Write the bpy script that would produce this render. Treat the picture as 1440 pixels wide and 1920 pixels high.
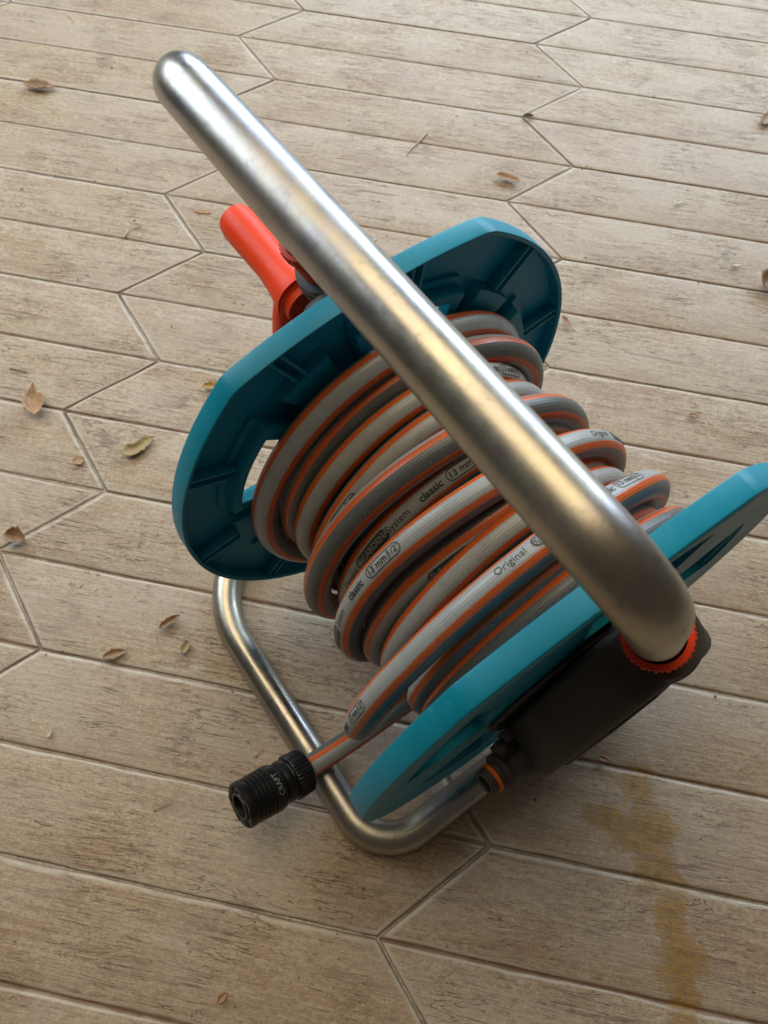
import bpy, bmesh, math, random
import numpy as np
from mathutils import Vector, Matrix

# ------------------------------------------------------------------ reset
for o in list(bpy.data.objects):
    bpy.data.objects.remove(o)
scene = bpy.context.scene
COL = scene.collection
S = 0.16                       # metres per tile width: all reel sizes below are in tile widths
random.seed(4)
rng = np.random.default_rng(7)

# ------------------------------------------------------------------ camera
cam_d = bpy.data.cameras.new('camera')
cam = bpy.data.objects.new('camera', cam_d)
COL.objects.link(cam)
right = Vector((0.980892, 0.192781, 0.026205))
down = Vector((0.183604, -0.872696, -0.452428))
fwd = Vector((-0.06435, 0.448595, -0.891416))
cam.matrix_world = Matrix(((right.x, -down.x, -fwd.x, -0.09163),
                           (right.y, -down.y, -fwd.y, -1.17908),
                           (right.z, -down.z, -fwd.z, 0.65939),
                           (0, 0, 0, 1)))
cam_d.sensor_fit = 'HORIZONTAL'
cam_d.sensor_width = 36
cam_d.lens = 36 * 1443 / 1440
cam_d.clip_start = 0.01
cam_d.clip_end = 100
cam_d.dof.use_dof = True
cam_d.dof.focus_distance = 0.47
cam_d.dof.aperture_fstop = 20
scene.camera = cam

# ------------------------------------------------------------------ world and lamps
world = bpy.data.worlds.new('World')
scene.world = world
world.use_nodes = True
bg = world.node_tree.nodes['Background']
bg.inputs['Color'].default_value = (1.0, 0.88, 0.74, 1)
bg.inputs['Strength'].default_value = 0.07


def area_light(name, loc, target, sx, sy, power, color):
    d = bpy.data.lights.new(name, 'AREA')
    d.shape = 'RECTANGLE'
    d.size, d.size_y = sx, sy
    d.energy = power
    d.color = color
    o = bpy.data.objects.new(name, d)
    COL.objects.link(o)
    o.location = loc
    o.rotation_euler = (Vector(target) - Vector(loc)).to_track_quat('-Z', 'Y').to_euler()
    return o


# open side of the porch, beyond the top of the picture
area_light('porch_opening_light', (0.20, 1.15, 1.0), (-0.2, -0.75, 0.1), 2.8, 1.0, 70, (0.67, 0.83, 1.0))
# second, weaker opening to the left
area_light('side_opening_light', (-1.75, -0.15, 1.2), (-0.35, -0.80, 0.1), 1.2, 1.0, 24, (0.80, 0.92, 1.0))
# warm light bounced down from the porch ceiling
area_light('ceiling_bounce_light', (-0.45, -0.55, 2.0), (-0.15, -0.95, 0), 1.3, 1.3, 19, (1.0, 0.81, 0.53))

scene.view_settings.view_transform = 'Standard'
scene.view_settings.look = 'None'
scene.view_settings.exposure = 0.0
scene.view_settings.gamma = 1.0
scene.view_settings.use_curve_mapping = False


# ------------------------------------------------------------------ node helpers
class NT:
    def __init__(self, name):
        self.m = bpy.data.materials.new(name)
        self.m.use_nodes = True
        self.t = self.m.node_tree
        self.b = self.t.nodes['Principled BSDF']

    def n(self, typ, **kw):
        nd = self.t.nodes.new(typ)
        for k, v in kw.items():
            if k.startswith('i_'):
                nd.inputs[k[2:].replace('_', ' ')].default_value = v
            else:
                setattr(nd, k, v)
        return nd

    def l(self, a, b):
        self.t.links.new(a, b)

    def coord(self, kind='Object'):
        return self.n('ShaderNodeTexCoord').outputs[kind]

    def mapping(self, vec, scale=(1, 1, 1), loc=(0, 0, 0), rot=(0, 0, 0)):
        mp = self.n('ShaderNodeMapping')
        mp.inputs['Scale'].default_value = scale
        mp.inputs['Location'].default_value = loc
        mp.inputs['Rotation'].default_value = rot
        self.l(vec, mp.inputs['Vector'])
        return mp.outputs['Vector']

    def noise(self, vec, scale, detail=4, rough=0.55, dist=0.0):
        nd = self.n('ShaderNodeTexNoise')
        nd.inputs['Scale'].default_value = scale
        nd.inputs['Detail'].default_value = detail
        nd.inputs['Roughness'].default_value = rough
        nd.inputs['Distortion'].default_value = dist
        if vec is not None:
            self.l(vec, nd.inputs['Vector'])
        return nd.outputs['Fac']

    def ramp(self, fac, stops, interp='LINEAR'):
        r = self.n('ShaderNodeValToRGB')
        r.color_ramp.interpolation = interp
        e = r.color_ramp.elements
        while len(e) < len(stops):
            e.new(0.5)
        for el, (p, c) in zip(e, stops):
            el.position = p
            el.color = (c[0], c[1], c[2], 1) if isinstance(c, (tuple, list)) else (c, c, c, 1)
        self.l(fac, r.inputs['Fac'])
        return r.outputs['Color']

    def mix(self, fac, a, b, mode='MIX'):
        mx = self.n('ShaderNodeMix', data_type='RGBA', blend_type=mode)
        for sock, val in ((mx.inputs[0], fac), (mx.inputs[6], a), (mx.inputs[7], b)):
            if isinstance(val, (int, float)):
                sock.default_value = val
            elif isinstance(val, (tuple, list)):
                sock.default_value = (val[0], val[1], val[2], 1)
            else:
                self.l(val, sock)
        return mx.outputs[2]

    def math(self, op, a, b=None, c=None, clamp=False):
        m = self.n('ShaderNodeMath', operation=op, use_clamp=clamp)
        for i, v in enumerate((a, b, c)):
            if v is None:
                continue
            if isinstance(v, (int, float)):
                m.inputs[i].default_value = v
            else:
                self.l(v, m.inputs[i])
        return m.outputs[0]

    def bump(self, height, strength=0.3, dist=0.001, prev=None):
        b = self.n('ShaderNodeBump')
        b.inputs['Strength'].default_value = strength
        b.inputs['Distance'].default_value = dist
        self.l(height, b.inputs['Height'])
        if prev is not None:
            self.l(prev, b.inputs['Normal'])
        return b.outputs['Normal']

    def out(self, color=None, rough=None, metal=None, normal=None, spec=None):
        for k, v in (('Base Color', color), ('Roughness', rough), ('Metallic', metal), ('Normal', normal),
                     ('Specular IOR Level', spec)):
            if v is None:
                continue
            s = self.b.inputs[k]
            if isinstance(v, (int, float)):
                s.default_value = v
            elif isinstance(v, (tuple, list)):
                s.default_value = (v[0], v[1], v[2], 1)
            else:
                self.l(v, s)
        return self.m


def plastic(name, col, rough=0.42, grain=0.25, scuff=0.35, dust=(0.45, 0.4, 0.33), bumpd=0.00015):
    t = NT(name)
    co = t.coord()
    n1 = t.noise(co, 60, 5, 0.6)
    n2 = t.noise(t.mapping(co, (1, 1, 1)), 900, 2, 0.5)
    c = t.mix(t.math('MULTIPLY', t.ramp(n1, [(0.35, 0.0), (0.75, 1.0)]), grain), col,
              tuple(min(1, x * 1.35 + 0.01) for x in col))
    n3 = t.noise(t.mapping(co, (30, 160, 40), rot=(0.4, 0.9, 0.3)), 3, 6, 0.7)
    sc = t.math('MULTIPLY', t.ramp(n3, [(0.62, 0.0), (0.72, 1.0)]), scuff)
    c = t.mix(sc, c, tuple(0.6 * x + 0.4 * d for x, d in zip(col, dust)))
    r = t.math('ADD', t.math('MULTIPLY', n1, 0.22), rough - 0.11)
    return t.out(c, r, 0.0, t.bump(n2, 0.25, bumpd), 0.30)


def make_materials():
    M = {}
    M['teal'] = plastic('teal_plastic', (0.0, 0.225, 0.335), 0.44, 0.25, 0.5, (0.3, 0.55, 0.60))
    M['orange'] = plastic('orange_plastic', (0.82, 0.048, 0.002), 0.45, 0.10, 0.15)
    M['grey'] = plastic('anthracite_plastic', (0.050, 0.045, 0.038), 0.6, 0.35, 0.2)
    M['midgrey'] = plastic('grey_plastic', (0.075, 0.074, 0.070), 0.5, 0.3, 0.15)
    M['black'] = plastic('black_plastic', (0.008, 0.008, 0.009), 0.33, 0.3, 0.12)
    M['blackmatt'] = plastic('black_rubber', (0.006, 0.006, 0.006), 0.65, 0.2, 0.05)
    M['oring'] = plastic('orange_rubber', (0.62, 0.13, 0.02), 0.5, 0.1, 0.05)
    # zinc plated steel tube
    t = NT('zinc_plated_steel')
    co = t.coord()
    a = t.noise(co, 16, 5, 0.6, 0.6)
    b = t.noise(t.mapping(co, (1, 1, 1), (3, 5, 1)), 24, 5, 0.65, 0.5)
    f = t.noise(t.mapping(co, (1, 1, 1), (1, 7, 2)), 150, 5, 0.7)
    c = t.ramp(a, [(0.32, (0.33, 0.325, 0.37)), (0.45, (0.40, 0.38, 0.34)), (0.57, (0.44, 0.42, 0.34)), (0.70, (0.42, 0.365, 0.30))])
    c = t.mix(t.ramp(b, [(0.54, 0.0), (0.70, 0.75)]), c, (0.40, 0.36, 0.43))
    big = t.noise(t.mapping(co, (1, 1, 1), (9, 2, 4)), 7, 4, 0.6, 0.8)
    c = t.mix(t.ramp(big, [(0.55, 0.0), (0.72, 0.55)]), c, (0.47, 0.40, 0.32))  # orange-brown blotches put the hose's reflection into the metal colour
    c = t.mix(t.ramp(f, [(0.56, 0.0), (0.70, 0.55)]), c, (0.24, 0.225, 0.205))
    scr = t.noise(t.mapping(co, (25, 700, 700), rot=(0.2, 0.3, 0.5)), 1.0, 4, 0.6, 0.4)
    c = t.mix(t.ramp(scr, [(0.66, 0.0), (0.72, 0.5)]), c, (0.62, 0.61, 0.58))
    r = t.math('ADD', t.math('MULTIPLY', f, 0.22), t.math('ADD', t.math('MULTIPLY', t.ramp(big, [(0.35, 0.0), (0.65, 1.0)]), 0.14), 0.13))
    r = t.math('ADD', r, t.math('MULTIPLY', b, 0.06))
    hn = t.noise(co, 420, 3, 0.6)
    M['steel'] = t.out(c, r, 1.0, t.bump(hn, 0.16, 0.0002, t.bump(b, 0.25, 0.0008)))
    # hose: four orange stripes between light and dark bands, fine braid under the skin
    t = NT('striped_hose')
    uv = t.coord('UV')
    sep = t.n('ShaderNodeSeparateXYZ')
    t.l(uv, sep.inputs[0])
    u, v = sep.outputs[0], sep.outputs[1]
    wob = t.math('MULTIPLY', t.math('SUBTRACT', t.noise(t.coord(), 90, 3, 0.5), 0.5), 0.02)
    tt = t.math('FRACT', t.math('ADD', t.math('MULTIPLY', t.math('ADD', u, 10.0), 2.0), wob))
    light, dark, orange = (0.345, 0.36, 0.36), (0.105, 0.112, 0.110), (0.60, 0.105, 0.013)
    c = t.ramp(tt, [(0.0, light), (0.174, orange), (0.328, dark), (0.672, orange), (0.826, light)], 'CONSTANT')
    g = t.noise(t.coord(), 70, 6, 0.65)
    c = t.mix(t.ramp(g, [(0.50, 0.0), (0.78, 0.32)]), c, (0.13, 0.115, 0.09), 'MIX')
    g2 = t.noise(t.coord(), 520, 3, 0.6)
    c = t.mix(t.math('MULTIPLY', t.ramp(g2, [(0.62, 0.0), (0.72, 1.0)]), 0.22), c, (0.6, 0.56, 0.48))
    w1 = t.math('SINE', t.math('ADD', t.math('MULTIPLY', u, 2 * math.pi * 15), t.math('MULTIPLY', v, 2 * math.pi * 340)))
    w2 = t.math('SINE', t.math('SUBTRACT', t.math('MULTIPLY', u, 2 * math.pi * 15), t.math('MULTIPLY', v, 2 * math.pi * 340)))
    h = t.math('MULTIPLY', w1, w2)
    c = t.mix(t.math('MULTIPLY', t.math('ADD', h, 1.0), 0.02), c, (0.02, 0.02, 0.02))
    rr = t.math('ADD', t.math('MULTIPLY', g, 0.3), 0.22)
    M['hose'] = t.out(c, rr, 0.0, t.bump(h, 0.25, 0.0002))
    t = NT('black_print')
    c = t.ramp(t.noise(t.coord(), 900, 4, 0.7), [(0.38, (0.012, 0.012, 0.011)), (0.72, (0.10, 0.10, 0.09))])
    M['print'] = t.out(c, 0.5)
    t = NT('pale_print')
    c = t.ramp(t.noise(t.coord(), 700, 4, 0.7), [(0.3, (0.33, 0.33, 0.30)), (0.72, (0.14, 0.14, 0.12))])
    M['printlight'] = t.out(c, 0.5)
    t = NT('white_print')
    c = t.ramp(t.noise(t.coord(), 900, 4, 0.7), [(0.4, (0.26, 0.29, 0.31)), (0.62, (0.03, 0.035, 0.04))])
    M['printwhite'] = t.out(c, 0.5)
    for nm, c1, c2 in (('leaf_tan', (0.44, 0.27, 0.13), (0.25, 0.12, 0.05)), ('leaf_olive', (0.38, 0.28, 0.12), (0.22, 0.15, 0.06)),
                       ('leaf_brown', (0.34, 0.20, 0.10), (0.18, 0.10, 0.045)), ('leaf_rust', (0.42, 0.22, 0.10), (0.26, 0.12, 0.05)),
                       ('leaf_yellow', (0.42, 0.25, 0.06), (0.28, 0.15, 0.03)), ('straw', (0.58, 0.48, 0.31), (0.42, 0.33, 0.2)),
                       ('white_bit', (0.75, 0.68, 0.55), (0.5, 0.42, 0.3)), ('moss', (0.13, 0.11, 0.03), (0.06, 0.05, 0.015))):
        t = NT(nm)
        n = t.noise(t.coord(), 130, 5, 0.65)
        M[nm] = t.out(t.ramp(n, [(0.3, c2), (0.62, c1)]), 0.6, 0.0, t.bump(n, 0.4, 0.0005))
    # wood-look tile
    t = NT('wood_look_tile')
    co = t.coord()
    rnd = t.n('ShaderNodeObjectInfo').outputs['Random']
    offs = t.n('ShaderNodeCombineXYZ')
    t.l(t.math('MULTIPLY', rnd, 7.3), offs.inputs[0])
    t.l(t.math('MULTIPLY', rnd, 3.1), offs.inputs[1])
    add = t.n('ShaderNodeVectorMath', operation='ADD')
    t.l(co, add.inputs[0])
    t.l(offs.outputs[0], add.inputs[1])
    p = add.outputs[0]
    streak = t.noise(t.mapping(p, (11, 230, 11)), 1.0, 8, 0.74, 1.1)
    patch = t.noise(t.mapping(p, (10, 26, 10)), 1.0, 6, 0.62, 0.5)
    fine = t.noise(t.mapping(p, (45, 520, 45)), 1.0, 5, 0.72, 0.4)
    grit = t.noise(p, 520, 5, 0.75)
    mot = t.noise(t.mapping(p, (170, 300, 170)), 1.0, 5, 0.78, 0.6)
    c = t.ramp(streak, [(0.33, (0.215, 0.118, 0.068)), (0.45, (0.350, 0.235, 0.138)), (0.58, (0.465, 0.345, 0.215))])
    c = t.mix(t.ramp(patch, [(0.40, 0.0), (0.66, 0.70)]), c, (0.50, 0.405, 0.268))
    c = t.mix(t.ramp(patch, [(0.28, 0.55), (0.42, 0.0)]), c, (0.235, 0.145, 0.092))
    c = t.mix(t.ramp(fine, [(0.34, 0.62), (0.48, 0.0)]), c, (0.195, 0.108, 0.066))
    c = t.mix(t.ramp(mot, [(0.36, 0.70), (0.48, 0.0)]), c, (0.190, 0.115, 0.072))
    c = t.mix(t.ramp(mot, [(0.53, 0.0), (0.65, 0.60)]), c, (0.60, 0.50, 0.345))
    c = t.mix(t.ramp(grit, [(0.36, 0.75), (0.47, 0.0)]), c, (0.17, 0.105, 0.067))
    c = t.mix(t.ramp(grit, [(0.55, 0.0), (0.68, 0.6)]), c, (0.62, 0.53, 0.38))
    bro = t.noise(t.mapping(p, (5, 11, 5), (3, 8, 0)), 1.0, 4, 0.6, 0.6)
    c = t.mix(t.ramp(bro, [(0.42, 0.0), (0.62, 0.42)]), c, (0.47, 0.385, 0.315))
    c = t.mix(t.ramp(bro, [(0.30, 0.40), (0.44, 0.0)]), c, (0.33, 0.205, 0.125))
    # whitish scuffs and grey smudges
    scf = t.noise(t.mapping(p, (30, 60, 30), (2, 9, 0)), 1.0, 6, 0.7, 0.8)
    c = t.mix(t.ramp(scf, [(0.60, 0.0), (0.72, 0.55)]), c, (0.62, 0.57, 0.48))
    smu = t.noise(t.mapping(p, (24, 24, 24), (7, 1, 0)), 1.0, 5, 0.65, 0.3)
    c = t.mix(t.ramp(smu, [(0.60, 0.0), (0.74, 0.6)]), c, (0.16, 0.125, 0.09))
    # printed cracks running with the grain
    crn = t.noise(t.mapping(p, (8, 85, 8)), 1.0, 4, 0.6, 1.6)
    crack = t.ramp(t.math('ABSOLUTE', t.math('SUBTRACT', crn, 0.5)), [(0.0, 1.0), (0.011, 0.0)])
    cgate = t.ramp(t.noise(t.mapping(p, (14, 14, 14), (4, 2, 0)), 1.0, 3, 0.5), [(0.46, 0.0), (0.54, 1.0)])
    crk = t.math('MULTIPLY', t.math('MULTIPLY', crack, cgate), 0.85)
    c = t.mix(crk, c, (0.095, 0.052, 0.032))
    # dark pits
    vor = t.n('ShaderNodeTexVoronoi', feature='F1')
    vor.inputs['Scale'].default_value = 40
    vor.inputs['Randomness'].default_value = 1.0
    t.l(p, vor.inputs['Vector'])
    pit = t.ramp(vor.outputs['Distance'], [(0.03, 0.9), (0.07, 0.0)])
    pit = t.math('MULTIPLY', pit, t.ramp(grit, [(0.44, 0.0), (0.52, 1.0)]))
    c = t.mix(pit, c, (0.07, 0.045, 0.03))
    # pale worn glaze and painted highlight along the pressed edges, brown dirt and painted shade down in the groove
    sz = t.n('ShaderNodeSeparateXYZ')
    t.l(co, sz.inputs[0])
    dep = t.math('MULTIPLY', sz.outputs[2], -1000.0 / 1.75)
    edge = t.ramp(dep, [(0.02, 0.0), (0.16, 1.0), (0.5, 0.8), (0.95, 0.0)])
    edge = t.math('MULTIPLY', edge, t.ramp(t.noise(t.mapping(p, (40, 40, 40)), 1.0, 4, 0.6), [(0.32, 0.3), (0.6, 0.95)]))
    c = t.mix(edge, c, (0.57, 0.505, 0.40))
    groove = t.ramp(dep, [(0.40, 0.0), (0.72, 1.0)])
    gm = t.math('MULTIPLY', groove, t.ramp(t.noise(t.mapping(p, (55, 55, 55)), 1.0, 4, 0.6), [(0.42, 1.0), (0.70, 0.5)]))
    c = t.mix(gm, c, (0.185, 0.100, 0.056))
    # per-tile tone
    c = t.mix(t.math('MULTIPLY', rnd, 0.18), c, (0.33, 0.225, 0.15))
    # spilled rusty-amber stain beside the reel
    pos = t.n('ShaderNodeNewGeometry').outputs['Position']
    sn = t.noise(pos, 45, 5, 0.62)
    sn2 = t.noise(pos, 160, 4, 0.6)
    mask = None
    for (x, y, rx, ry) in ((0.113, -1.052, 0.016, 0.020), (0.117, -1.085, 0.034, 0.027), (0.092, -1.082, 0.024, 0.014),
                           (0.133, -1.112, 0.021, 0.022), (0.143, -1.14, 0.015, 0.026), (0.150, -1.172, 0.020, 0.025),
                           (0.155, -1.20, 0.014, 0.025)):
        q = t.mapping(pos, (1 / rx, 1 / ry, 0), (-x / rx, -y / ry, 0))
        ln = t.n('ShaderNodeVectorMath', operation='LENGTH')
        t.l(q, ln.inputs[0])
        d = t.math('SUBTRACT', 1.0, ln.outputs['Value'])
        mask = d if mask is None else t.math('MAXIMUM', mask, d)
    mask = t.math('ADD', mask, t.math('MULTIPLY', t.math('SUBTRACT', sn, 0.5), 2.0))
    mask = t.math('ADD', mask, t.math('MULTIPLY', t.math('SUBTRACT', sn2, 0.5), 1.0))
    rim = t.ramp(mask, [(0.06, 0.0), (0.13, 1.0), (0.26, 0.0)])
    mask = t.ramp(mask, [(0.04, 0.0), (0.30, 0.8), (0.6, 1.0)])
    mask = t.math('MULTIPLY', mask, t.ramp(mot, [(0.36, 0.45), (0.56, 1.0)]))
    stc = t.ramp(sn2, [(0.35, (0.20, 0.10, 0.010)), (0.6, (0.36, 0.195, 0.022))])
    c = t.mix(t.math('MULTIPLY', mask, 0.78), c, stc)
    c = t.mix(t.math('MULTIPLY', rim, 0.12), c, (0.16, 0.085, 0.02))
    r = t.math('ADD', t.math('MULTIPLY', grit, 0.25), 0.36)
    r = t.math('SUBTRACT', r, t.math('MULTIPLY', mask, 0.16))
    hgt = t.math('ADD', t.math('MULTIPLY', fine, 0.5), t.math('MULTIPLY', streak, 0.8))
    hgt = t.math('SUBTRACT', hgt, t.math('MULTIPLY', crk, 0.8))
    nrm = t.bump(hgt, 0.6, 0.0012, t.bump(mot, 0.35, 0.0007, t.bump(grit, 0.4, 0.0005)))
    M['tile'] = t.out(c, r, 0.0, nrm, 0.4)
    t = NT('grout')
    n = t.noise(t.coord(), 320, 5, 0.7)
    n2 = t.noise(t.coord(), 14, 4, 0.6)
    c = t.ramp(n, [(0.3, (0.24, 0.20, 0.15)), (0.65, (0.52, 0.46, 0.37))])
    c = t.mix(t.ramp(n2, [(0.46, 0.0), (0.66, 0.8)]), c, (0.13, 0.10, 0.07))
    M['grout'] = t.out(c, 0.85, 0.0, t.bump(n, 0.6, 0.001))
    return M


M = make_materials()


# ------------------------------------------------------------------ object helpers
def link(name, me, mat, parent=None, smooth=True, label=None):
    o = bpy.data.objects.new(name, me)
    if mat is not None and len(me.materials) == 0:
        me.materials.append(mat)
    COL.objects.link(o)
    if parent is not None:
        o.parent = parent
    if smooth:
        me.polygons.foreach_set('use_smooth', [True] * len(me.polygons))
    if label:
        o['label'] = label
    return o


def pymesh(name, verts, faces, sharp=None):
    me = bpy.data.meshes.new(name)
    me.from_pydata([tuple(v) for v in verts], [], [tuple(f) for f in faces])
    me.update()
    if sharp is not None:
        me.polygons.foreach_set('use_smooth', [True] * len(me.polygons))
        me.set_sharp_from_angle(angle=math.radians(sharp))
    return me


def empty(name, loc, rz, label, cat, group=None):
    o = bpy.data.objects.new(name, None)
    COL.objects.link(o)
    o.location = loc
    o.rotation_euler = (0, 0, rz)
    o.empty_display_size = 0.05
    o['label'] = label
    o['category'] = cat
    if group:
        o['group'] = group
    return o


def tag(o, label, cat, group=None):
    o['label'] = label
    o['category'] = cat
    if group:
        o['group'] = group
    return o


def rounded_path(pts, radii, step=0.02):
    """poly-line with circular fillets, evenly sampled"""
    pts = [np.array(p, float) for p in pts]
    out = [pts[0]]
    for i in range(1, len(pts) - 1):
        p, a, b = pts[i], pts[i - 1] - pts[i], pts[i + 1] - pts[i]
        a /= np.linalg.norm(a)
        b /= np.linalg.norm(b)
        ang = math.acos(max(-1, min(1, a @ b)))
        R = radii[i]
        d = R / math.tan(ang / 2)
        c = p + (a + b) / np.linalg.norm(a + b) * R / math.sin(ang / 2)
        s, e = p + a * d, p + b * d
        u = (s - c) / R
        w = e - c - ((e - c) @ u) * u
        w /= np.linalg.norm(w)
        tot = math.pi - ang
        n = max(4, int(tot / 0.09))
        for k in range(n + 1):
            th = tot * k / n
            out.append(c + R * (math.cos(th) * u + math.sin(th) * w))
    out.append(pts[-1])
    return out


def sweep(name, pts, r, seg=32, caps=True):
    pts = np.array(pts)
    n = len(pts)
    T = np.gradient(pts, axis=0)
    T /= np.linalg.norm(T, axis=1)[:, None]
    N = np.cross(T[0], [0.3, 0.5, 0.8])
    N /= np.linalg.norm(N)
    V, F = [], []
    for i in range(n):
        N = N - (N @ T[i]) * T[i]
        N /= np.linalg.norm(N)
        Bn = np.cross(T[i], N)
        rr = r[i] if hasattr(r, '__len__') else r
        for j in range(seg):
            th = 2 * math.pi * j / seg
            V.append(pts[i] + rr * (math.cos(th) * N + math.sin(th) * Bn))
    for i in range(n - 1):
        for j in range(seg):
            k = (j + 1) % seg
            F.append((i * seg + j, i * seg + k, (i + 1) * seg + k, (i + 1) * seg + j))
    if caps:
        F.append(tuple(range(seg))[::-1])
        F.append(tuple((n - 1) * seg + j for j in range(seg)))
    return pymesh(name, np.array(V) * S, F, 40)


def lathe(name, prof, origin, axis, seg=48, ridge=None, up=(0.2, 0.3, 0.93), sharp=35, caps=True):
    """prof: (distance along axis, radius); ridge: {profile index: (count, depth)}"""
    o = np.array(origin, float)
    ax = np.array(axis, float)
    ax /= np.linalg.norm(ax)
    n1 = np.cross(ax, up)
    n1 /= np.linalg.norm(n1)
    n2 = np.cross(ax, n1)
    V, F = [], []
    for i, (d, r) in enumerate(prof):
        for j in range(seg):
            th = 2 * math.pi * j / seg
            rr = r
            if ridge and i in ridge:
                cnt, dep = ridge[i]
                rr = r + dep * (1 if math.sin(cnt * th) > 0 else -1)
            V.append(o + ax * d + rr * (math.cos(th) * n1 + math.sin(th) * n2))
    for i in range(len(prof) - 1):
        for j in range(seg):
            k = (j + 1) % seg
            F.append((i * seg + j, i * seg + k, (i + 1) * seg + k, (i + 1) * seg + j))
    if caps:
        F.append(tuple(range(seg))[::-1])
        F.append(tuple((len(prof) - 1) * seg + j for j in range(seg)))
    return pymesh(name, np.array(V) * S, F, sharp)


def prism(name, poly, a0, a1, bev=0.02, taper=0.0):
    """extrude a (b,z) polygon along a, with bevelled edges"""
    bm = bmesh.new()
    c = np.mean(np.array(poly), axis=0)
    lo = [bm.verts.new(Vector((a0, b, z)) * S) for b, z in poly]
    hi = [bm.verts.new(Vector((a1, c[0] + (b - c[0]) * (1 - taper), c[1] + (z - c[1]) * (1 - taper))) * S) for b, z in poly]
    n = len(poly)
    bm.faces.new(lo)
    bm.faces.new(hi[::-1])
    for i in range(n):
        bm.faces.new((lo[i], hi[i], hi[(i + 1) % n], lo[(i + 1) % n]))
    bmesh.ops.recalc_face_normals(bm, faces=bm.faces)
    if bev:
        bmesh.ops.bevel(bm, geom=list(bm.edges), offset=bev * S, segments=3, profile=0.5, affect='EDGES', clamp_overlap=True)
    me = bpy.data.meshes.new(name)
    bm.to_mesh(me)
    bm.free()
    me.polygons.foreach_set('use_smooth', [True] * len(me.polygons))
    me.set_sharp_from_angle(angle=math.radians(30))
    return me


def box(name, c, ux, uy, uz, bev=0.006):
    """box from centre and half-axis vectors (tile widths)"""
    bm = bmesh.new()
    c, ux, uy, uz = (Vector(v) for v in (c, ux, uy, uz))
    vs = [bm.verts.new((c + sx * ux + sy * uy + sz * uz) * S) for sx in (-1, 1) for sy in (-1, 1) for sz in (-1, 1)]
    for f in ((0, 1, 3, 2), (4, 6, 7, 5), (0, 4, 5, 1), (2, 3, 7, 6), (0, 2, 6, 4), (1, 5, 7, 3)):
        bm.faces.new([vs[i] for i in f])
    bmesh.ops.recalc_face_normals(bm, faces=bm.faces)
    if bev:
        bmesh.ops.bevel(bm, geom=list(bm.edges), offset=bev * S, segments=2, profile=0.5, affect='EDGES', clamp_overlap=True)
    me = bpy.data.meshes.new(name)
    bm.to_mesh(me)
    bm.free()
    me.polygons.foreach_set('use_smooth', [True] * len(me.polygons))
    me.set_sharp_from_angle(angle=math.radians(30))
    return me


# ------------------------------------------------------------------ patio floor: grout bed and hexagonal plank tiles
TL, TT = 3.01, 0.469           # tile length tip to tip, length of the pointed end (tile widths)
bm = bmesh.new()
x0, x1, y0, y1 = -9.5, 6.0, -12.5, 4.5
vs = [bm.verts.new((x * S, y * S, -0.0020)) for x, y in ((x0, y0), (x1, y0), (x1, y1), (x0, y1))]
bm.faces.new(vs)
me = bpy.data.meshes.new('patio_floor')
bm.to_mesh(me)
bm.free()
floor = link('patio_floor', me, M['grout'], smooth=False)
floor['kind'] = 'structure'


def tile_mesh(seed):
    r = np.random.default_rng(seed)
    g = 0.0048                                  # half joint
    V, F = [], []
    hx, hw = TL / 2, 0.5
    for sgn in (1, -1):
        corner = [np.array(q) for q in ((-hx, 0.0), (hx, 0.0), (hx - TT, hw), (-hx + TT, hw))]
        # inward normals of the four sides; side 0 is the groove
        sides = []
        for i in range(4):
            p, q = corner[i], corner[(i + 1) % 4]
            d = (q - p) / np.linalg.norm(q - p)
            sides.append((p, q, np.array([-d[1], d[0]])))

        def inset(ds):
            out = []
            for i in range(4):
                (p1, q1, n1), (p2, q2, n2) = sides[i - 1], sides[i]
                A = np.array([n1, n2])
                rhs = np.array([n1 @ p1 + ds[i - 1], n2 @ p2 + ds[i]])
                out.append(np.linalg.solve(A, rhs))
            return out
        prof = [((0.0, g, g, g), None), ((0.003, g, g, g), 0), ((0.010, g + .004, g + .004, g + .004), 1), ((0.018, g + .014, g + .014, g + .014), 2),
                ((0.027, g + .030, g + .030, g + .030), 3)]
        rings = []
        nseg = (30, 7, 24, 7)
        jit = None
        for ri, (ds, lv) in enumerate(prof):
            cs = inset(ds)
            ring = []
            for i in range(4):
                p, q = cs[i], cs[(i + 1) % 4]
                for k in range(nseg[i]):
                    f = k / nseg[i]
                    ring.append((p * (1 - f) + q * f, i, k))
            if jit is None:
                jit = r.normal(0, 1, len(ring))
                jit = (jit + np.roll(jit, 1) + np.roll(jit, -1)) / 3
            idx = []
            for m, (pt, side, k) in enumerate(ring):
                nrm = sides[side][2]
                w = (0, 0.0, 0.45, 0.8, 1.0)[ri] * 0.0075
                pt = pt + nrm * jit[m] * w * (0 if k == 0 else 1)
                depth_groove, depth_edge = 0.0112, 0.0105
                on_groove = side == 0 or (side == 1 and k == 0)
                dp = depth_groove if on_groove else depth_edge
                z = {None: -0.03, 0: -dp, 1: -dp * 0.60, 2: -dp * 0.18, 3: 0.0}[lv]
                if lv is None and on_groove:
                    z = -dp - 0.001
                idx.append(len(V))
                V.append((pt[0] * S, sgn * pt[1] * S, z * S))
            rings.append(idx)
        n = len(rings[0])
        for a, b in zip(rings[:-1], rings[1:]):
            for j in range(n):
                k = (j + 1) % n
                f = (a[j], a[k], b[k], b[j])
                F.append(f if sgn > 0 else f[::-1])
        top = rings[-1]
        F.append(tuple(top) if sgn > 0 else tuple(top[::-1]))
    me = pymesh('floor_tile', V, F, 50)
    me.materials.append(M['tile'])
    return me


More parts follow.
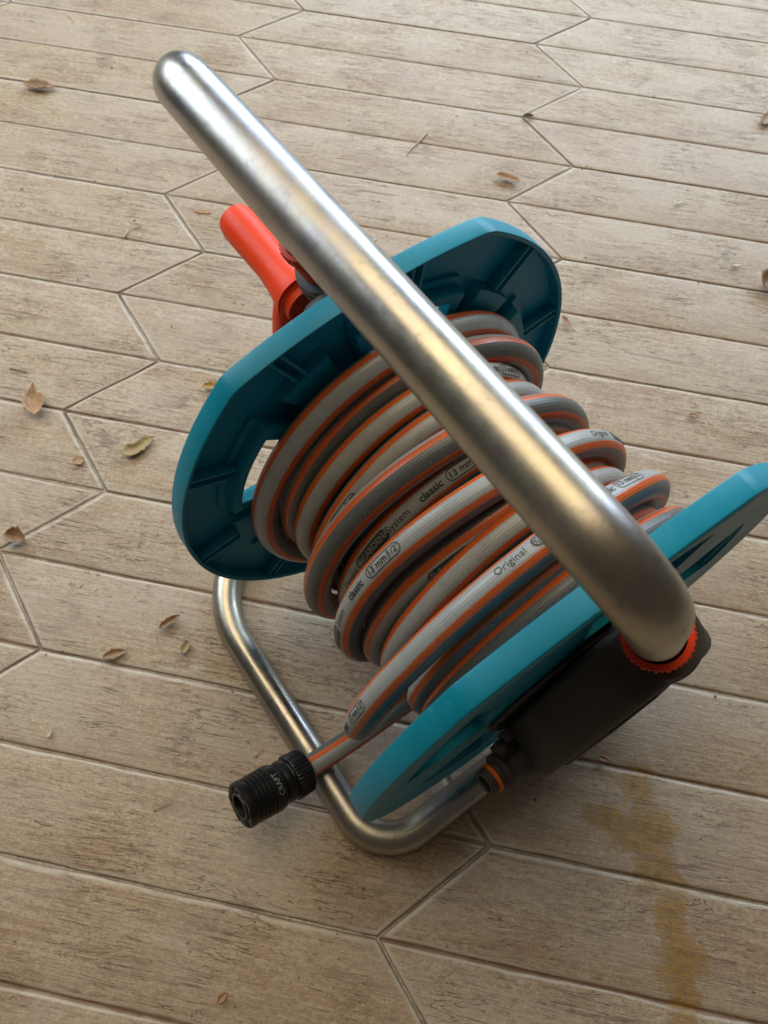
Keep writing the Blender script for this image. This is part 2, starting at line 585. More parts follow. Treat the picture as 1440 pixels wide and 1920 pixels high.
tile_meshes = [tile_mesh(s) for s in range(5)]
cnt = 0
for c in range(-3, 3):
    # the column right of x = 0 has its left tips at x = -TT
    cx = (c + 0.5) * (TL - TT) - TT / 2 + 0.0
    for k in range(-4, 13):
        cy = -(k + (0.0 if c % 2 == 0 else 0.5))
        # c even: tile centre lines run through integer rows offset by half
        yy = cy - 0.5 if c % 2 == 0 else cy - 0.5
        X, Y = cx, yy + (0.0 if c % 2 == 0 else 0.5) - (0.0 if c % 2 == 0 else 0.5)
        if not (-8.0 < X < 4.8 and -11.0 < Y < 3.5):
            continue
        o = bpy.data.objects.new('floor_tile', tile_meshes[cnt * 7 % 5])
        COL.objects.link(o)
        o.parent = floor
        o.location = (X * S, Y * S, random.uniform(-0.00025, 0.00025))
        o.rotation_euler = (random.uniform(-.0012, .0012), random.uniform(-.0006, .0006), math.pi * (cnt % 2))
        cnt += 1

# ------------------------------------------------------------------ hose reel
E1 = math.atan2(-0.690, 0.724)
ORG = (-0.15862, -1.07688, 0.0)
reel = empty('hose_reel', ORG, E1, 'portable teal hose reel with bent steel tube handle and floor loop', 'hose reel')
B0, Z0 = 0.98, 1.195            # drum axis
LEGD = np.array([0.0, 0.422, -0.907])   # direction of the legs, top to floor
AF, AN = -1.25, 0.655
COLLAR_B, COLLAR_Z = 0.962, 1.90


def leg(z, a):
    return (a, COLLAR_B + (COLLAR_Z - z) * 0.4653, z)


hp = rounded_path([leg(1.65, AF), leg(1.95, AF), (AF - .065, 0.562, 2.76), (AN - .008, 0.562, 2.76), leg(1.65, AN + .012)], [0, .3, .18, .22, 0])
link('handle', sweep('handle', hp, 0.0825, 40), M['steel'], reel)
bp = rounded_path([leg(1.2, -1.2), leg(.08, -1.2), (-1.2, 0.0, .08), (0.637, 0.0, .08), leg(.08, .637), leg(1.2, .645)],
                  [0, .30, .54, .24, .30, 0])
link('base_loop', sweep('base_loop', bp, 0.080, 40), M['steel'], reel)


# flanges -------------------------------------------------------------
def outline(phi):
    """nearly round, with two flattened sides meeting the round part in soft corners"""
    d = min(abs((math.degrees(phi) - c + 180) % 360 - 180) for c in (97, 277))
    if d < 31:
        return 0.968 + 0.086 * (d / 31) ** 2
    return 0.998 + 0.056 * math.exp(-(d - 31) / 22)


SLOTC = [math.radians(155 + 72 * k) for k in range(5)]
SLOT_HALF, WALL = math.radians(15), math.radians(4.0)
SL0, SL1 = 0.505, 0.747


def dang(a, b):
    return abs((a - b + math.pi) % (2 * math.pi) - math.pi)


def flange(name, a_out, sign):
    """outer skin at a_out; sign +1: hollow side looks towards +a"""
    phis = []
    base = [2 * math.pi * i / 150 for i in range(150)]
    phis += base
    for c in SLOTC:
        for e in (SLOT_HALF, SLOT_HALF + WALL):
            for sg in (-1, 1):
                for d in (-.006, .006):
                    phis.append((c + sg * e + d) % (2 * math.pi))
    for k in range(5):                      # edges of the raised wedges between the openings
        c = SLOTC[k] + math.radians(36)
        for sg in (-1, 1):
            for d in (-.01, .01):
                phis.append((c + sg * math.radians(9) + d) % (2 * math.pi))
    phis = sorted(set(round(p, 5) for p in phis))
    phis = [p for i, p in enumerate(phis) if i == 0 or p - phis[i - 1] > 0.004]
    # radii as absolute values up to 0.80, then as fraction to the outline
    rad = [0.10, 0.30, 0.44, 0.462, 0.470, 0.500, 0.510, 0.56, 0.62, 0.67, 0.742, 0.752, 0.778, 0.788, 0.816, 0.822, 0.828]
    frac = [0.35, 0.7, 0.860, 0.900, 0.96, 0.988, 1.0]
    nr = len(rad) + len(frac)

    def radius(i, phi):
        if i < len(rad):
            return rad[i]
        Ro = outline(phi)
        return 0.828 + (Ro - 0.828) * frac[i - len(rad)]

    def height(i, r, phi):
        ins = min(dang(phi, c) for c in SLOTC)
        wed = min(dang(phi, c + math.radians(36)) for c in SLOTC)
        if i >= len(rad):
            f = frac[i - len(rad)]
            if f >= 0.899:
                return (0.082, 0.088, 0.087, 0.080)[max(0, i - len(rad) - 3)]
            return 0.022 if f < 0.8 else 0.026
        if ins <= SLOT_HALF + WALL and 0.465 <= r <= 0.783:
            return 0.092
        if wed <= math.radians(9) and 0.30 < r <= 0.785:
            return 0.070
        if r <= 0.465:
            return 0.060
        return 0.018
    V, F = [], []
    n = len(phis)
    for i in range(nr):
        for p in phis:
            r = radius(i, p)
            V.append((a_out + sign * height(i, r, p), B0 + r * math.cos(p), Z0 + r * math.sin(p)))

    # outer skin: shallow dish with rounded shoulder and pockets round the openings
    def hout(i, r, phi):
        if i >= len(rad):
            f = frac[i - len(rad)]
            return {0.35: 0.004, 0.7: -0.004, 0.860: -0.006, 0.900: -0.004, 0.96: -0.001, 0.988: 0.003, 1.0: 0.013}[f]
        ins = min(dang(phi, c) for c in SLOTC)
        if ins <= SLOT_HALF + WALL and 0.465 <= r <= 0.818:
            return 0.050 if r < 0.76 else 0.036
        if r <= 0.31:
            return -0.03
        return 0.006
    off = len(V)
    for i in range(nr):
        for p in phis:
            r = radius(i, p)
            V.append((a_out + sign * hout(i, r, p), B0 + r * math.cos(p), Z0 + r * math.sin(p)))

    def hole(i, j):
        if i + 1 >= len(rad):
            return False
        r = (rad[i] + rad[i + 1]) / 2
        p0 = phis[j]
        p1 = phis[(j + 1) % n]
        if p1 < p0:
            p1 += 2 * math.pi
        pm = (p0 + p1) / 2
        return SL0 < r < SL1 and min(dang(pm, c) for c in SLOTC) < SLOT_HALF
    for i in range(nr - 1):
        for j in range(n):
            k = (j + 1) % n
            if hole(i, j):
                for (u, v, nb) in (((i, j), (i, k), (i - 1, j)), ((i + 1, k), (i + 1, j), (i + 1, j)),
                                   ((i + 1, j), (i, j), (i, j - 1)), ((i, k), (i + 1, k), (i, k))):
                    if not hole(nb[0], nb[1] % n):
                        a = u[0] * n + u[1]
                        b = v[0] * n + v[1]
                        F.append((a, b, b + off, a + off))
                continue
            F.append((i * n + j, i * n + k, (i + 1) * n + k, (i + 1) * n + j))
            F.append((off + i * n + j, off + (i + 1) * n + j, off + (i + 1) * n + k, off + i * n + k))
    for j in range(n):
        k = (j + 1) % n
        a, b = (nr - 1) * n + j, (nr - 1) * n + k
        F.append((a, b, b + off, a + off))
        F.append((k, j, j + off, k + off))
    me = bpy.data.meshes.new(name)
    me.from_pydata([(x * S, y * S, z * S) for x, y, z in V], [], F)
    bm = bmesh.new()
    bm.from_mesh(me)
    bmesh.ops.recalc_face_normals(bm, faces=bm.faces)
    bm.to_mesh(me)
    bm.free()
    me.polygons.foreach_set('use_smooth', [True] * len(me.polygons))
    me.set_sharp_from_angle(angle=math.radians(32))
    fl = link(name, me, M['teal'], reel)
    # paired stiffening ribs from the raised frames to the rim
    for k in range(10):
        ph = math.radians(155 + 36 * k)
        r0 = 0.79
        Ro = outline(ph)
        r1 = 0.828 + (Ro - 0.828) * 0.88
        for d in (-0.022, 0.022):
            t = np.array([0, -math.sin(ph), math.cos(ph)])
            rd = np.array([0, math.cos(ph), math.sin(ph)])
            c = np.array([a_out + sign * 0.044, B0, Z0]) + rd * (r0 + r1) / 2 + t * d
            link('rib', box('rib', c, (0.030, 0, 0), rd * (r1 - r0) / 2, t * 0.0065, 0.003), M['teal'], fl)
    return fl


flange('flange', -0.822, 1)
flange('flange', 0.535, -1)

# drum core and hub
link('drum', lathe('drum', [(0, .30), (0, .49), (.02, .5), (1.18, .5), (1.20, .49), (1.20, .3)], (-.75, B0, Z0), (1, 0, 0), 72), M['teal'], reel)
link('hub', lathe('hub', [(0, .27), (.025, .30), (.06, .30), (.06, .2)], (.535, B0, Z0), (1, 0, 0), 60), M['grey'], reel)
link('hub', lathe('hub', [(0, .27), (.025, .30), (.06, .30), (.06, .2)], (-.822, B0, Z0), (-1, 0, 0), 60), M['grey'], reel)
hr = link('vent_ring', lathe('vent_ring', [(0, .335), (.012, .33), (.016, .37), (.012, .42), (0, .425)], (.541, B0, Z0), (1, 0, 0), 72, caps=False), M['grey'], reel)
for k in range(22):
    ph = 2 * math.pi * k / 22
    for rr in (.36, .395):
        c = (0.556, B0 + rr * math.cos(ph), Z0 + rr * math.sin(ph))
        link('vent_slot', box('vent_slot', c, (.004, 0, 0), (0, -.035 * math.sin(ph), .035 * math.cos(ph)),
                              (0, .006 * math.cos(ph), .006 * math.sin(ph)), 0), M['blackmatt'], hr)

# side housings round legs and axle -----------------------------------
HP = [(.850, 1.74), (1.095, 1.855), (1.25, 1.66), (1.44, 1.34), (1.47, 1.0), (1.30, .78), (1.0, .72), (.74, .84),
      (.60, 1.02), (.575, 1.20), (.63, 1.40)]
hn = link('side_housing', prism('side_housing', HP, .565, .80, .045, .05), M['grey'], reel)
hf = link('side_housing', prism('side_housing', HP, -.93, -1.18, .045, .05), M['midgrey'], reel)
# raised cover over the inlet passage
link('cover_panel', prism('cover_panel', [(.70, 1.16), (.79, 1.50), (1.0, 1.55), (1.22, 1.30), (1.20, .98), (.95, .86), (.76, .95)], .78, .812, .02), M['grey'], hn)
# hexagonal recess on the far housing
link('hex_socket', lathe('hex_socket', [(0, .075), (.012, .075), (.012, .055), (.004, .05)], (-1.02, 1.01, 1.74), (.55, -.2, .8), 6, sharp=20), M['teal'], hf)

for a, hpart, seg in ((AN + .013, hn, 144), (AF, hf, 144)):
    ax = -LEGD
    base = np.array(leg(1.83, a))
    col = link('lock_collar', lathe('lock_collar', [(-.06, .094), (-.03, .099), (.10, .102), (.112, .1075), (.146, .1075), (.156, .103), (.157, .0845), (.10, .083), (.02, .082)],
                                    base, ax, seg, {3: (36, .003), 4: (36, .003), 2: (36, .002), 1: (36, .002)}, caps=False), M['orange'], hpart)
    link('gasket', lathe('gasket', [(.12, .0845), (.150, .0845), (.155, .0825), (.155, .0828), (.12, .0828)], base, ax, 48, caps=False), M['blackmatt'], hpart)
    sp = [(-.36, .11), (-.34, .145)]
    for k in range(7):
        d = -.33 + k * .036
        sp += [(d, .143), (d + .020, .145), (d + .024, .138), (d + .032, .138)]
    sp += [(-.07, .141), (-.045, .132), (-.04, .10), (-.04, .08)]
    link('leg_socket', lathe('leg_socket', sp, base, ax, 56), M['grey'] if a > 0 else M['midgrey'], hpart)

# water inlet on the near side
IA, IZ = .685, 1.15
ip = [(0, .085), (.035, .085), (.045, .076), (.075, .076), (.085, .066), (.105, .062), (.12, .064), (.13, .072), (.15, .072), (.155, .052),
      (.168, .052), (.171, .046), (.189, .046), (.192, .052), (.212, .052), (.219, .047), (.219, .036), (.15, .032)]
inl = link('inlet_connector', lathe('inlet_connector', ip, (IA, .635, IZ - .02), (0, -1, .10), 48, up=(1, 0, 0)), M['grey'], reel)
link('o_ring', lathe('o_ring', [(.170, .046), (.172, .054), (.180, .0565), (.188, .054), (.190, .046)], (IA, .635, IZ - .02), (0, -1, .10), 48, up=(1, 0, 0), caps=False), M['oring'], inl)
link('clip', box('clip', (IA - .055, .545, IZ + .055), (.035, 0, 0), (0, -.038, .004), (0, .003, .034), .008), M['black'], inl)
link('clip', box('clip', (IA - .085, .575, IZ + .075), (.022, 0, .0), (0, -.024, .003), (0, .002, .02), .006), M['grey'], inl)

# crank on the far side
crank = link('crank', prism('crank', [(.825, 1.42), (.85, 1.57), (.94, 1.63), (1.03, 1.59), (1.07, 1.47), (1.10, 1.20), (1.06, 1.06), (.88, 1.06), (.80, 1.20)], -1.345, -1.44, .032), M['orange'], reel)
gp = [(-.03, .120), (.0, .116), (.05, .105), (.11, .095), (.2, .086), (.42, .090), (.50, .090), (.542, .082), (.558, .062), (.563, .03)]
link('crank_grip', lathe('crank_grip', gp, (-1.395, .955, 1.52), (-1, 0, 0), 48), M['orange'], crank)
link('grip_socket', lathe('grip_socket', [(0, .10), (.035, .098), (.036, .082), (.012, .078), (.012, .03)], (-1.348, .955, 1.51), (1, 0, 0), 40), M['orange'], crank)

# ------------------------------------------------------------------ garden hose on the drum
hose = empty('garden_hose', ORG, E1, 'grey garden hose with orange stripes coiled on the teal reel', 'garden hose')
RH = 0.0560
# each turn: list of (phi, a, r, tau) knots; phi runs downwards (front 180, top 90, back 0)
def turn(a, r, tau, back=None, front=None, br=None, fr=None, top=None):
    at = a if top is None else top
    ab = a if back is None else back
    rb = r if br is None else br
    af = a if front is None else front
    rf = r if fr is None else fr
    return [(215, af, rf, tau), (180, (a + af) / 2, (r + rf) / 2, tau), (140, a, r, tau), (100, at, r, tau), (60, (at + ab) / 2, (r + rb) / 2, tau), (30, ab, rb, tau), (0, ab, rb, tau)]


TURNS = [('t12', turn(.375, .565, 99, .37, br=.66)),
         ('t11', turn(.292, .565, 146)),
         ('t9', turn(.120, .575, 190, .11, front=.15, top=.092)),
         ('t8', turn(-.005, .562, 240, front=.035, fr=.61, top=.042)),
         ('t6', turn(-.195, .565, 200)),
         ('t4', turn(-.380, .565, 204, front=-.36, top=-.39)),
         ('t3', turn(-.507, .562, 206)),
         ('t2', turn(-.615, .562, 148, -.55, br=.67)),
         ('t1', turn(-.667, .668, 211, -.70, front=-.645, fr=.685)),
         ('t5', turn(-.285, .668, 294, -.20, fr=.655, top=-.25, front=-.275, br=.625)),
         ('t7', turn(-.083, .668, 352, .0, fr=.66, top=-.035, front=-.045, br=.645)),
         ('t10', [(262, .045, .80, 348), (238, .065, .83, 346), (219, .150, .865, 344), (204, .215, .862, 344), (192, .228, .835, 344), (175, .235, .785, 344), (150, .238, .71, 344), (120, .24, .68, 344), (95, .24, .68, 344),
                  (70, .235, .68, 340), (50, .228, .675, 336), (20, .215, .67, 334), (-30, .2, .78, 332), (-70, .18, .86, 330)])]
kn = []
for k, (nm, L) in enumerate(TURNS):
    for (ph, a, r, tau) in L:
        kn.append((360 * k - ph, a, r, tau))
kn = np.array(kn)
st = 3.0
G = np.arange(kn[0, 0] - 30, kn[-1, 0] - 12, st)
av = np.interp(G, kn[:, 0], kn[:, 1])
rv = np.interp(G, kn[:, 0], kn[:, 2])
tv = np.interp(G, kn[:, 0], kn[:, 3])


def smooth(v, w):
    k = np.exp(-0.5 * (np.arange(-3 * w, 3 * w + 1) / w) ** 2)
    k /= k.sum()
    return np.convolve(np.pad(v, 3 * w, mode='edge'), k, 'valid')


av, rv, tv = smooth(av, 4), smooth(rv, 4), smooth(tv, 4)
wob = smooth(rng.normal(0, 1, len(G)), 6) * 0.013
rv = rv + wob
av = av + smooth(rng.normal(0, 1, len(G)), 7) * 0.011
tv = tv + smooth(rng.normal(0, 1, len(G)), 9) * 22
ph = np.radians(-G)
coil = np.stack([av, B0 + rv * np.cos(ph), Z0 + rv * np.sin(ph)], 1)
coilN = np.stack([np.zeros(len(G)), np.cos(ph), np.sin(ph)], 1)
tailp = np.array([(.165, .80, .285), (.125, .58, .225), (.124, .40, .208), (.124, .22, .216), (.122, .05, .236), (.119, -.07, .262), (.117, -.14, .290)])
P0 = np.vstack([coil[:-2], tailp])
N0 = np.vstack([coilN[:-2], np.tile([0, 0, -1.0], (len(tailp), 1))])
T0 = np.concatenate([tv[:-2], np.full(len(tailp), 330.0)])
seglen = np.concatenate([[0], np.cumsum(np.linalg.norm(np.diff(P0, axis=0), axis=1))])
# Catmull-Rom style resampling of the tail, linear on the dense coil
step = 0.03
SS = np.arange(0, seglen[-1], step)
P1 = np.stack([np.interp(SS, seglen, P0[:, i]) for i in range(3)], 1)
N1 = np.stack([np.interp(SS, seglen, N0[:, i]) for i in range(3)], 1)
TAU = smooth(np.interp(SS, seglen, T0), 3)
GG = np.interp(SS, seglen[:len(coil) - 2], G[:-2])
mask = SS > seglen[len(coil) - 8]
Psm = np.stack([smooth(P1[:, i], 3) for i in range(3)], 1)
P1 = np.where(mask[:, None], Psm, P1)
Tn = np.gradient(P1, axis=0)
Tn /= np.linalg.norm(Tn, axis=1)[:, None]
Bn = np.cross(Tn, N1)
Bn /= np.linalg.norm(Bn, axis=1)[:, None]
Nn = np.cross(Bn, Tn)
SEG = 28
V, F, UVS = [], [], []
for i in range(len(P1)):
    for j in range(SEG):
        th = 2 * math.pi * j / SEG
        V.append(P1[i] + RH * (math.cos(th) * Nn[i] + math.sin(th) * Bn[i]))
for i in range(len(P1) - 1):
    for j in range(SEG):
        k = (j + 1) % SEG
        F.append((i * SEG + j, (i + 1) * SEG + j, (i + 1) * SEG + k, i * SEG + k))
        for (ii, jj) in ((i, j), (i + 1, j), (i + 1, j + 1), (i, j + 1)):
            UVS += [jj / SEG - TAU[ii] / 360.0, SS[ii] * S]
F.append(tuple(range(SEG)))
F.append(tuple((len(P1) - 1) * SEG + j for j in range(SEG))[::-1])
UVS += [0.0, 0.0] * (2 * SEG)
me = pymesh('hose_tube', np.array(V) * S, F)
uvl = me.uv_layers.new(name='UVMap')
uvl.data.foreach_set('uv', UVS)
link('hose_tube', me, M['hose'], hose)


# printed lettering, wrapped on the hose -------------------------------
def text_geo(txt, size, bold=0.0, shear=0.0):
    cu = bpy.data.curves.new('txt', 'FONT')
    cu.body = txt
    cu.size = size
    cu.offset = bold
    cu.shear = shear
    cu.align_x = 'CENTER'
    cu.align_y = 'CENTER'
    cu.resolution_u = 3
    o = bpy.data.objects.new('txt', cu)
    COL.objects.link(o)
    bpy.context.view_layer.update()
    dg = bpy.context.evaluated_depsgraph_get()
    me = bpy.data.meshes.new_from_object(o.evaluated_get(dg))
    bpy.data.objects.remove(o)
    bpy.data.curves.remove(cu)
    return me


def slice_mesh(me, sx, sy):
    bm = bmesh.new()
    bm.from_mesh(me)
    xs = [v.co.x for v in bm.verts]
    ys = [v.co.y for v in bm.verts]
    for lo, hi, st_, nrm in ((min(xs), max(xs), sx, (1, 0, 0)), (min(ys), max(ys), sy, (0, 1, 0))):
        v = lo + st_
        while v < hi:
            bmesh.ops.bisect_plane(bm, geom=bm.verts[:] + bm.edges[:] + bm.faces[:], plane_co=Vector(nrm) * v, plane_no=nrm)
            v += st_
    bm.to_mesh(me)
    bm.free()
    return me


def flat_mesh(polys):
    bm = bmesh.new()
    for p in polys:
        bm.faces.new([bm.verts.new((x, y, 0)) for x, y in p])
    me = bpy.data.meshes.new('flat')
    bm.to_mesh(me)
    bm.free()
    return me


def pill_ring(w, h, t):
    def pts(w, h):
        r = h / 2
        out = []
        for k in range(9):
            a = -math.pi / 2 + math.pi * k / 8
            out.append((w / 2 - r + r * math.cos(a), r * math.sin(a)))
        for k in range(9):
            a = math.pi / 2 + math.pi * k / 8
            out.append((-w / 2 + r + r * math.cos(a), r * math.sin(a)))
        return out
    o, i = pts(w, h), pts(w - 2 * t, h - 2 * t)
    n = len(o)
    return o, [[o[k], o[(k + 1) % n], i[(k + 1) % n], i[k]] for k in range(n)]


def wrap(me, s0, th0, eps, flip=1):
    for v in me.vertices:
        s = s0 + flip * v.co.x
        i = min(max(s / step, 0), len(P1) - 2)
        k = int(i)
        f = i - k
        C = P1[k] * (1 - f) + P1[k + 1] * f
        N = Nn[k] * (1 - f) + Nn[k + 1] * f
        Bv = Bn[k] * (1 - f) + Bn[k + 1] * f
        th = th0 - flip * v.co.y / RH
        q = C + (RH + eps) * (math.cos(th) * N + math.sin(th) * Bv)
        v.co = Vector(q * S)
    me.update()
    return me


def spos(turn_i, phi):
    g = 360 * turn_i - phi
    return float(np.interp(g, GG, SS))


TI = {nm: i for i, (nm, _) in enumerate(TURNS)}


def mark(nm, phi, kind, dth=0.0, sc=0.80):
    s0 = spos(TI[nm], phi)
    tau = float(np.interp(s0, SS, TAU))
    tau = (tau - 20 + 90) % 180 - 90 + 20          # the pale band that faces outwards
    th0 = math.radians(tau + dth)
    jobs = []
    if kind in ('Original', 'System'):
        jobs.append((text_geo(kind, .046 * sc, 0.0), M['print'], .0012))
    elif kind == 'classic':
        jobs.append((text_geo(kind, .047 * sc, .0011), M['print'], .0012))
    elif kind == 'size':
        o, ring = pill_ring(.205 * sc, .056 * sc, .0032)
        jobs.append((flat_mesh(ring + [[(.034 * sc, -.026 * sc), (.034 * sc + .003, -.026 * sc), (.034 * sc + .003, .026 * sc), (.034 * sc, .026 * sc)]]), M['print'], .0012))
        t1 = text_geo('13 mm', .042 * sc, .0007)
        t1.transform(Matrix.Translation((-.033 * sc, 0, 0)))
        jobs.append((t1, M['print'], .0012))
        t2 = text_geo('1/2"', .040 * sc, .0003)
        t2.transform(Matrix.Translation((.066 * sc, 0, 0)))
        jobs.append((t2, M['print'], .0012))
    elif kind == 'brand':
        o, _ = pill_ring(.235 * sc, .056 * sc, .003)
        jobs.append((flat_mesh([o]), M['print'], .0011))
        t1 = text_geo('GARDENA', .040 * sc, .0006)
        t1.transform(Matrix.Translation((.027 * sc, 0, 0)))
        jobs.append((t1, M['printlight'], .0020))
        # flower-like wheel emblem at the start of the lozenge
        pol = []
        for k in range(9):
            a0 = 2 * math.pi * k / 9
            q = []
            for (rr, da) in ((.013, -.24), (.0205, -.26), (.0225, 0), (.0205, .26), (.013, .24)):
                q.append(((-.088 + rr * math.cos(a0 + da)) * sc, rr * sc * math.sin(a0 + da)))
            pol.append(q)
        pol.append([((-.088 + .0105 * math.cos(2 * math.pi * k / 12)) * sc, .0105 * sc * math.sin(2 * math.pi * k / 12)) for k in range(12)])
        jobs.append((flat_mesh(pol), M['printlight'], .0020))
    for me, mt, eps in jobs:
        me = slice_mesh(me, .03, .009)
        me = wrap(me, s0, th0, eps)
        me.name = 'printed_marking'
        link('printed_marking', me, mt, hose, smooth=False)


for args in (('t6', 158, 'Original'), ('t6', 141.5, 'brand'), ('t6', 127, 'System'), ('t6', 112, 'classic'), ('t6', 97, 'size'),
             ('t7', 176, 'brand'), ('t7', 162, 'System'), ('t7', 148, 'classic'), ('t7', 134.5, 'size'), ('t7', 53, 'Original'), ('t7', 36, 'brand'),
             ('t10', 108, 'Original'), ('t10', 93, 'brand'), ('t10', 75, 'classic'), ('t10', 63, 'size'), ('t10', 186, 'classic'), ('t10', 174, 'size'),
             ('t4', 141, 'size'), ('t2', 128, 'size'), ('t8', 122, 'brand'), ('t8', 106, 'System'), ('t3', 60, 'classic'), ('t3', 46, 'size'),
             ('t1', 235, 'classic')):
    mark(*args)

# hose end coupling ----------------------------------------------------
ca = np.array((.119, -.072, .262))
cd = np.array((.108, -.383, .392)) - ca
cd /= np.linalg.norm(cd)
cp = [(0, .060), (0, .095), (.008, .103), (.085, .108), (.092, .104), (.095, .090), (.10, .088)]
cpl = link('hose_coupling', lathe('hose_coupling', cp, ca, cd, 160, {2: (40, .0022), 3: (40, .0022)}), M['black'], hose)
bd = [(.098, .082), (.104, .098), (.125, .102), (.140, .098), (.146, .090), (.150, .094), (.165, .106), (.19, .112), (.215, .111)]
for k in range(5):
    d = .222 + k * .021
    bd += [(d, .1105 - k * .0008), (d + .003, .1045 - k * .0008), (d + .010, .1045 - k * .0008), (d + .013, .1105 - k * .0008)]
bd += [(.333, .110), (.352, .108), (.358, .102), (.358, .080), (.352, .076), (.352, .070), (.362, .067), (.362, .052), (.33, .048), (.20, .044)]
body = link('coupling_sleeve', lathe('coupling_sleeve', bd, ca, cd, 64), M['black'], cpl)
for k in range(6):
    th = 2 * math.pi * k / 6 + .3
    n1 = np.cross(cd, (0, 0, 1.0))
    n1 /= np.linalg.norm(n1)
    n2 = np.cross(n1, cd)
    rv_ = math.cos(th) * n1 + math.sin(th) * n2
    tv_ = np.cross(cd, rv_)
    link('catch', box('catch', ca + cd * .354 + rv_ * .089, cd * .007, rv_ * .011, tv_ * .016, .003), M['blackmatt'], body)
# white lettering round the sleeve
me = slice_mesh(text_geo('CRAFT', .036, .0002), .008, .03)
n1 = np.cross(cd, (0, 0, 1.0))
n1 /= np.linalg.norm(n1)
n2 = np.cross(n1, cd)          # up
for v in me.vertices:
    th = 1.72 - v.co.x / .112
    q = ca + cd * (.190 + v.co.y) + .1132 * (math.cos(th) * n1 * 1.0 + math.sin(th) * n2)
    v.co = Vector(q * S)
me.update()
link('printed_marking', me, M['printwhite'], body, smooth=False)


# ------------------------------------------------------------------ dry leaves and litter on the tiles
def leaf(name, x, y, L, W, rot, mat, label, curl=0.35, bend=0.3, seed=0, notch=0.0, tip=1.0, lift=0.002, cat='leaf', tilt=0.0):
    r = np.random.default_rng(seed + 11)
    nu, nv = 14, 7
    V, F = [], []
    for i in range(nu + 1):
        u = i / nu
        w = W / 2 * (math.sin(math.pi * u ** 0.85) ** 0.75) * (1 + 0.10 * r.normal())
        if tip < 1 and u > tip:
            w *= 0.55
        for j in range(nv + 1):
            v = -1 + 2 * j / nv
            ww = w
            if notch and v > 0.2 and 0.35 < u < 0.62:
                ww = w * (1 - notch)
            yy = v * ww * (1 if v < 0 else 0.92)
            zz = lift + curl * abs(v) ** 1.6 * w + bend * L * (u - 0.5) ** 2 + 0.03 * W * r.normal() * abs(v)
            V.append((L * (u - 0.5), yy + 0.06 * W * math.sin(3 * u), zz + 0.0004))
    for i in range(nu):
        for j in range(nv):
            a = i * (nv + 1) + j
            F.append((a, a + nv + 1, a + nv + 2, a + 1))
    me = pymesh(name, V, F)
    o = link(name, me, M[mat])
    md = o.modifiers.new('thickness', 'SOLIDIFY')
    md.thickness = 0.00035
    o.location = (x, y, 0.0003)
    o.rotation_euler = (tilt, 0, rot)
    tag(o, label, cat, 'dry litter on the tiles')
    return o


leaf('dry_leaf', -0.5121, -0.7991, 0.040, 0.021, 2.0, 'leaf_tan', 'large curled tan leaf at the left edge casting a small shadow', .7, .55, 1, tip=.7, lift=.003, tilt=.25)
leaf('dry_leaf', -0.3906, -0.8273, 0.036, 0.017, 0.85, 'leaf_olive', 'olive notched leaf on the tile left of the teal flange', .35, .3, 2, notch=.5)
leaf('dry_leaf', -0.4422, -0.8546, 0.011, 0.012, 0.3, 'leaf_tan', 'small round tan leaf scrap on the slanted joint', .2, .2, 3)
leaf('dry_leaf', -0.3417, -0.7425, 0.018, 0.009, 0.1, 'leaf_yellow', 'small yellowish leaf against the teal flange edge', .5, .3, 4)
leaf('dry_leaf', -0.4681, -0.946, 0.021, 0.016, -0.1, 'leaf_brown', 'crumpled brown leaf with stalk at the left picture edge', .9, .5, 5, lift=.003)
leaf('dry_leaf', -0.3036, -0.9948, 0.021, 0.007, 0.85, 'leaf_brown', 'thin curled brown leaf left of the steel floor loop', .8, .3, 6)
leaf('dry_leaf', -0.3404, -1.0321, 0.021, 0.009, 0.5, 'leaf_brown', 'folded dark brown leaf lying on a plank joint', .5, .1, 7)
leaf('dry_leaf', -0.2827, -1.0139, 0.012, 0.008, 1.4, 'leaf_olive', 'small olive leaf crumb beside the steel floor loop', .5, .3, 8)
leaf('dry_leaf', -0.6998, -0.3308, 0.043, 0.017, 0.05, 'leaf_brown', 'pointed brown leaf at the upper left', .6, .25, 9)
leaf('dry_leaf', -0.078, -0.3648, 0.030, 0.013, -0.2, 'leaf_rust', 'rust coloured leaf beyond the middle of the handle', .5, .3, 10)
leaf('dry_leaf', 0.0127, -0.5767, 0.018, 0.006, -0.9, 'leaf_rust', 'narrow reddish leaf right of the far flange', .5, .3, 12)
leaf('dry_leaf', 0.1534, -0.6727, 0.010, 0.005, 0.0, 'leaf_rust', 'tiny reddish leaf scrap above the near flange', .4, .3, 13)
leaf('dry_leaf', -0.1774, -1.2583, 0.0085, 0.0055, 1.0, 'leaf_rust', 'tiny orange leaf scrap at the bottom edge', .4, .3, 14)
leaf('dry_leaf', -0.0984, -1.1215, 0.020, 0.013, 0.2, 'leaf_yellow', 'yellow leaf tucked under the tip of the near flange', .2, .2, 15)
leaf('dry_leaf', -0.4271, -0.4999, 0.022, 0.007, 0.0, 'leaf_tan', 'faint tan leaf strip left of the orange crank', .1, .05, 16, lift=.0004)
leaf('dry_leaf', 0.2430, -0.1760, 0.030, 0.016, 1.2, 'leaf_brown', 'brown leaf cut by the right edge near the top', .5, .3, 17)
leaf('dry_leaf', 0.0835, -1.0368, 0.009, 0.005, -0.2, 'leaf_rust', 'tiny red brown scrap above the amber stain', .3, .2, 18)
leaf('leaf_crumb', 0.1319, -0.358, 0.009, 0.005, 0.6, 'white_bit', 'tiny pale crumb upper right, nearer the top', .6, .4, 19)
leaf('leaf_crumb', 0.1993, -0.4484, 0.013, 0.007, 0.2, 'white_bit', 'pale crumb at the right edge beside the far flange', .6, .4, 20)
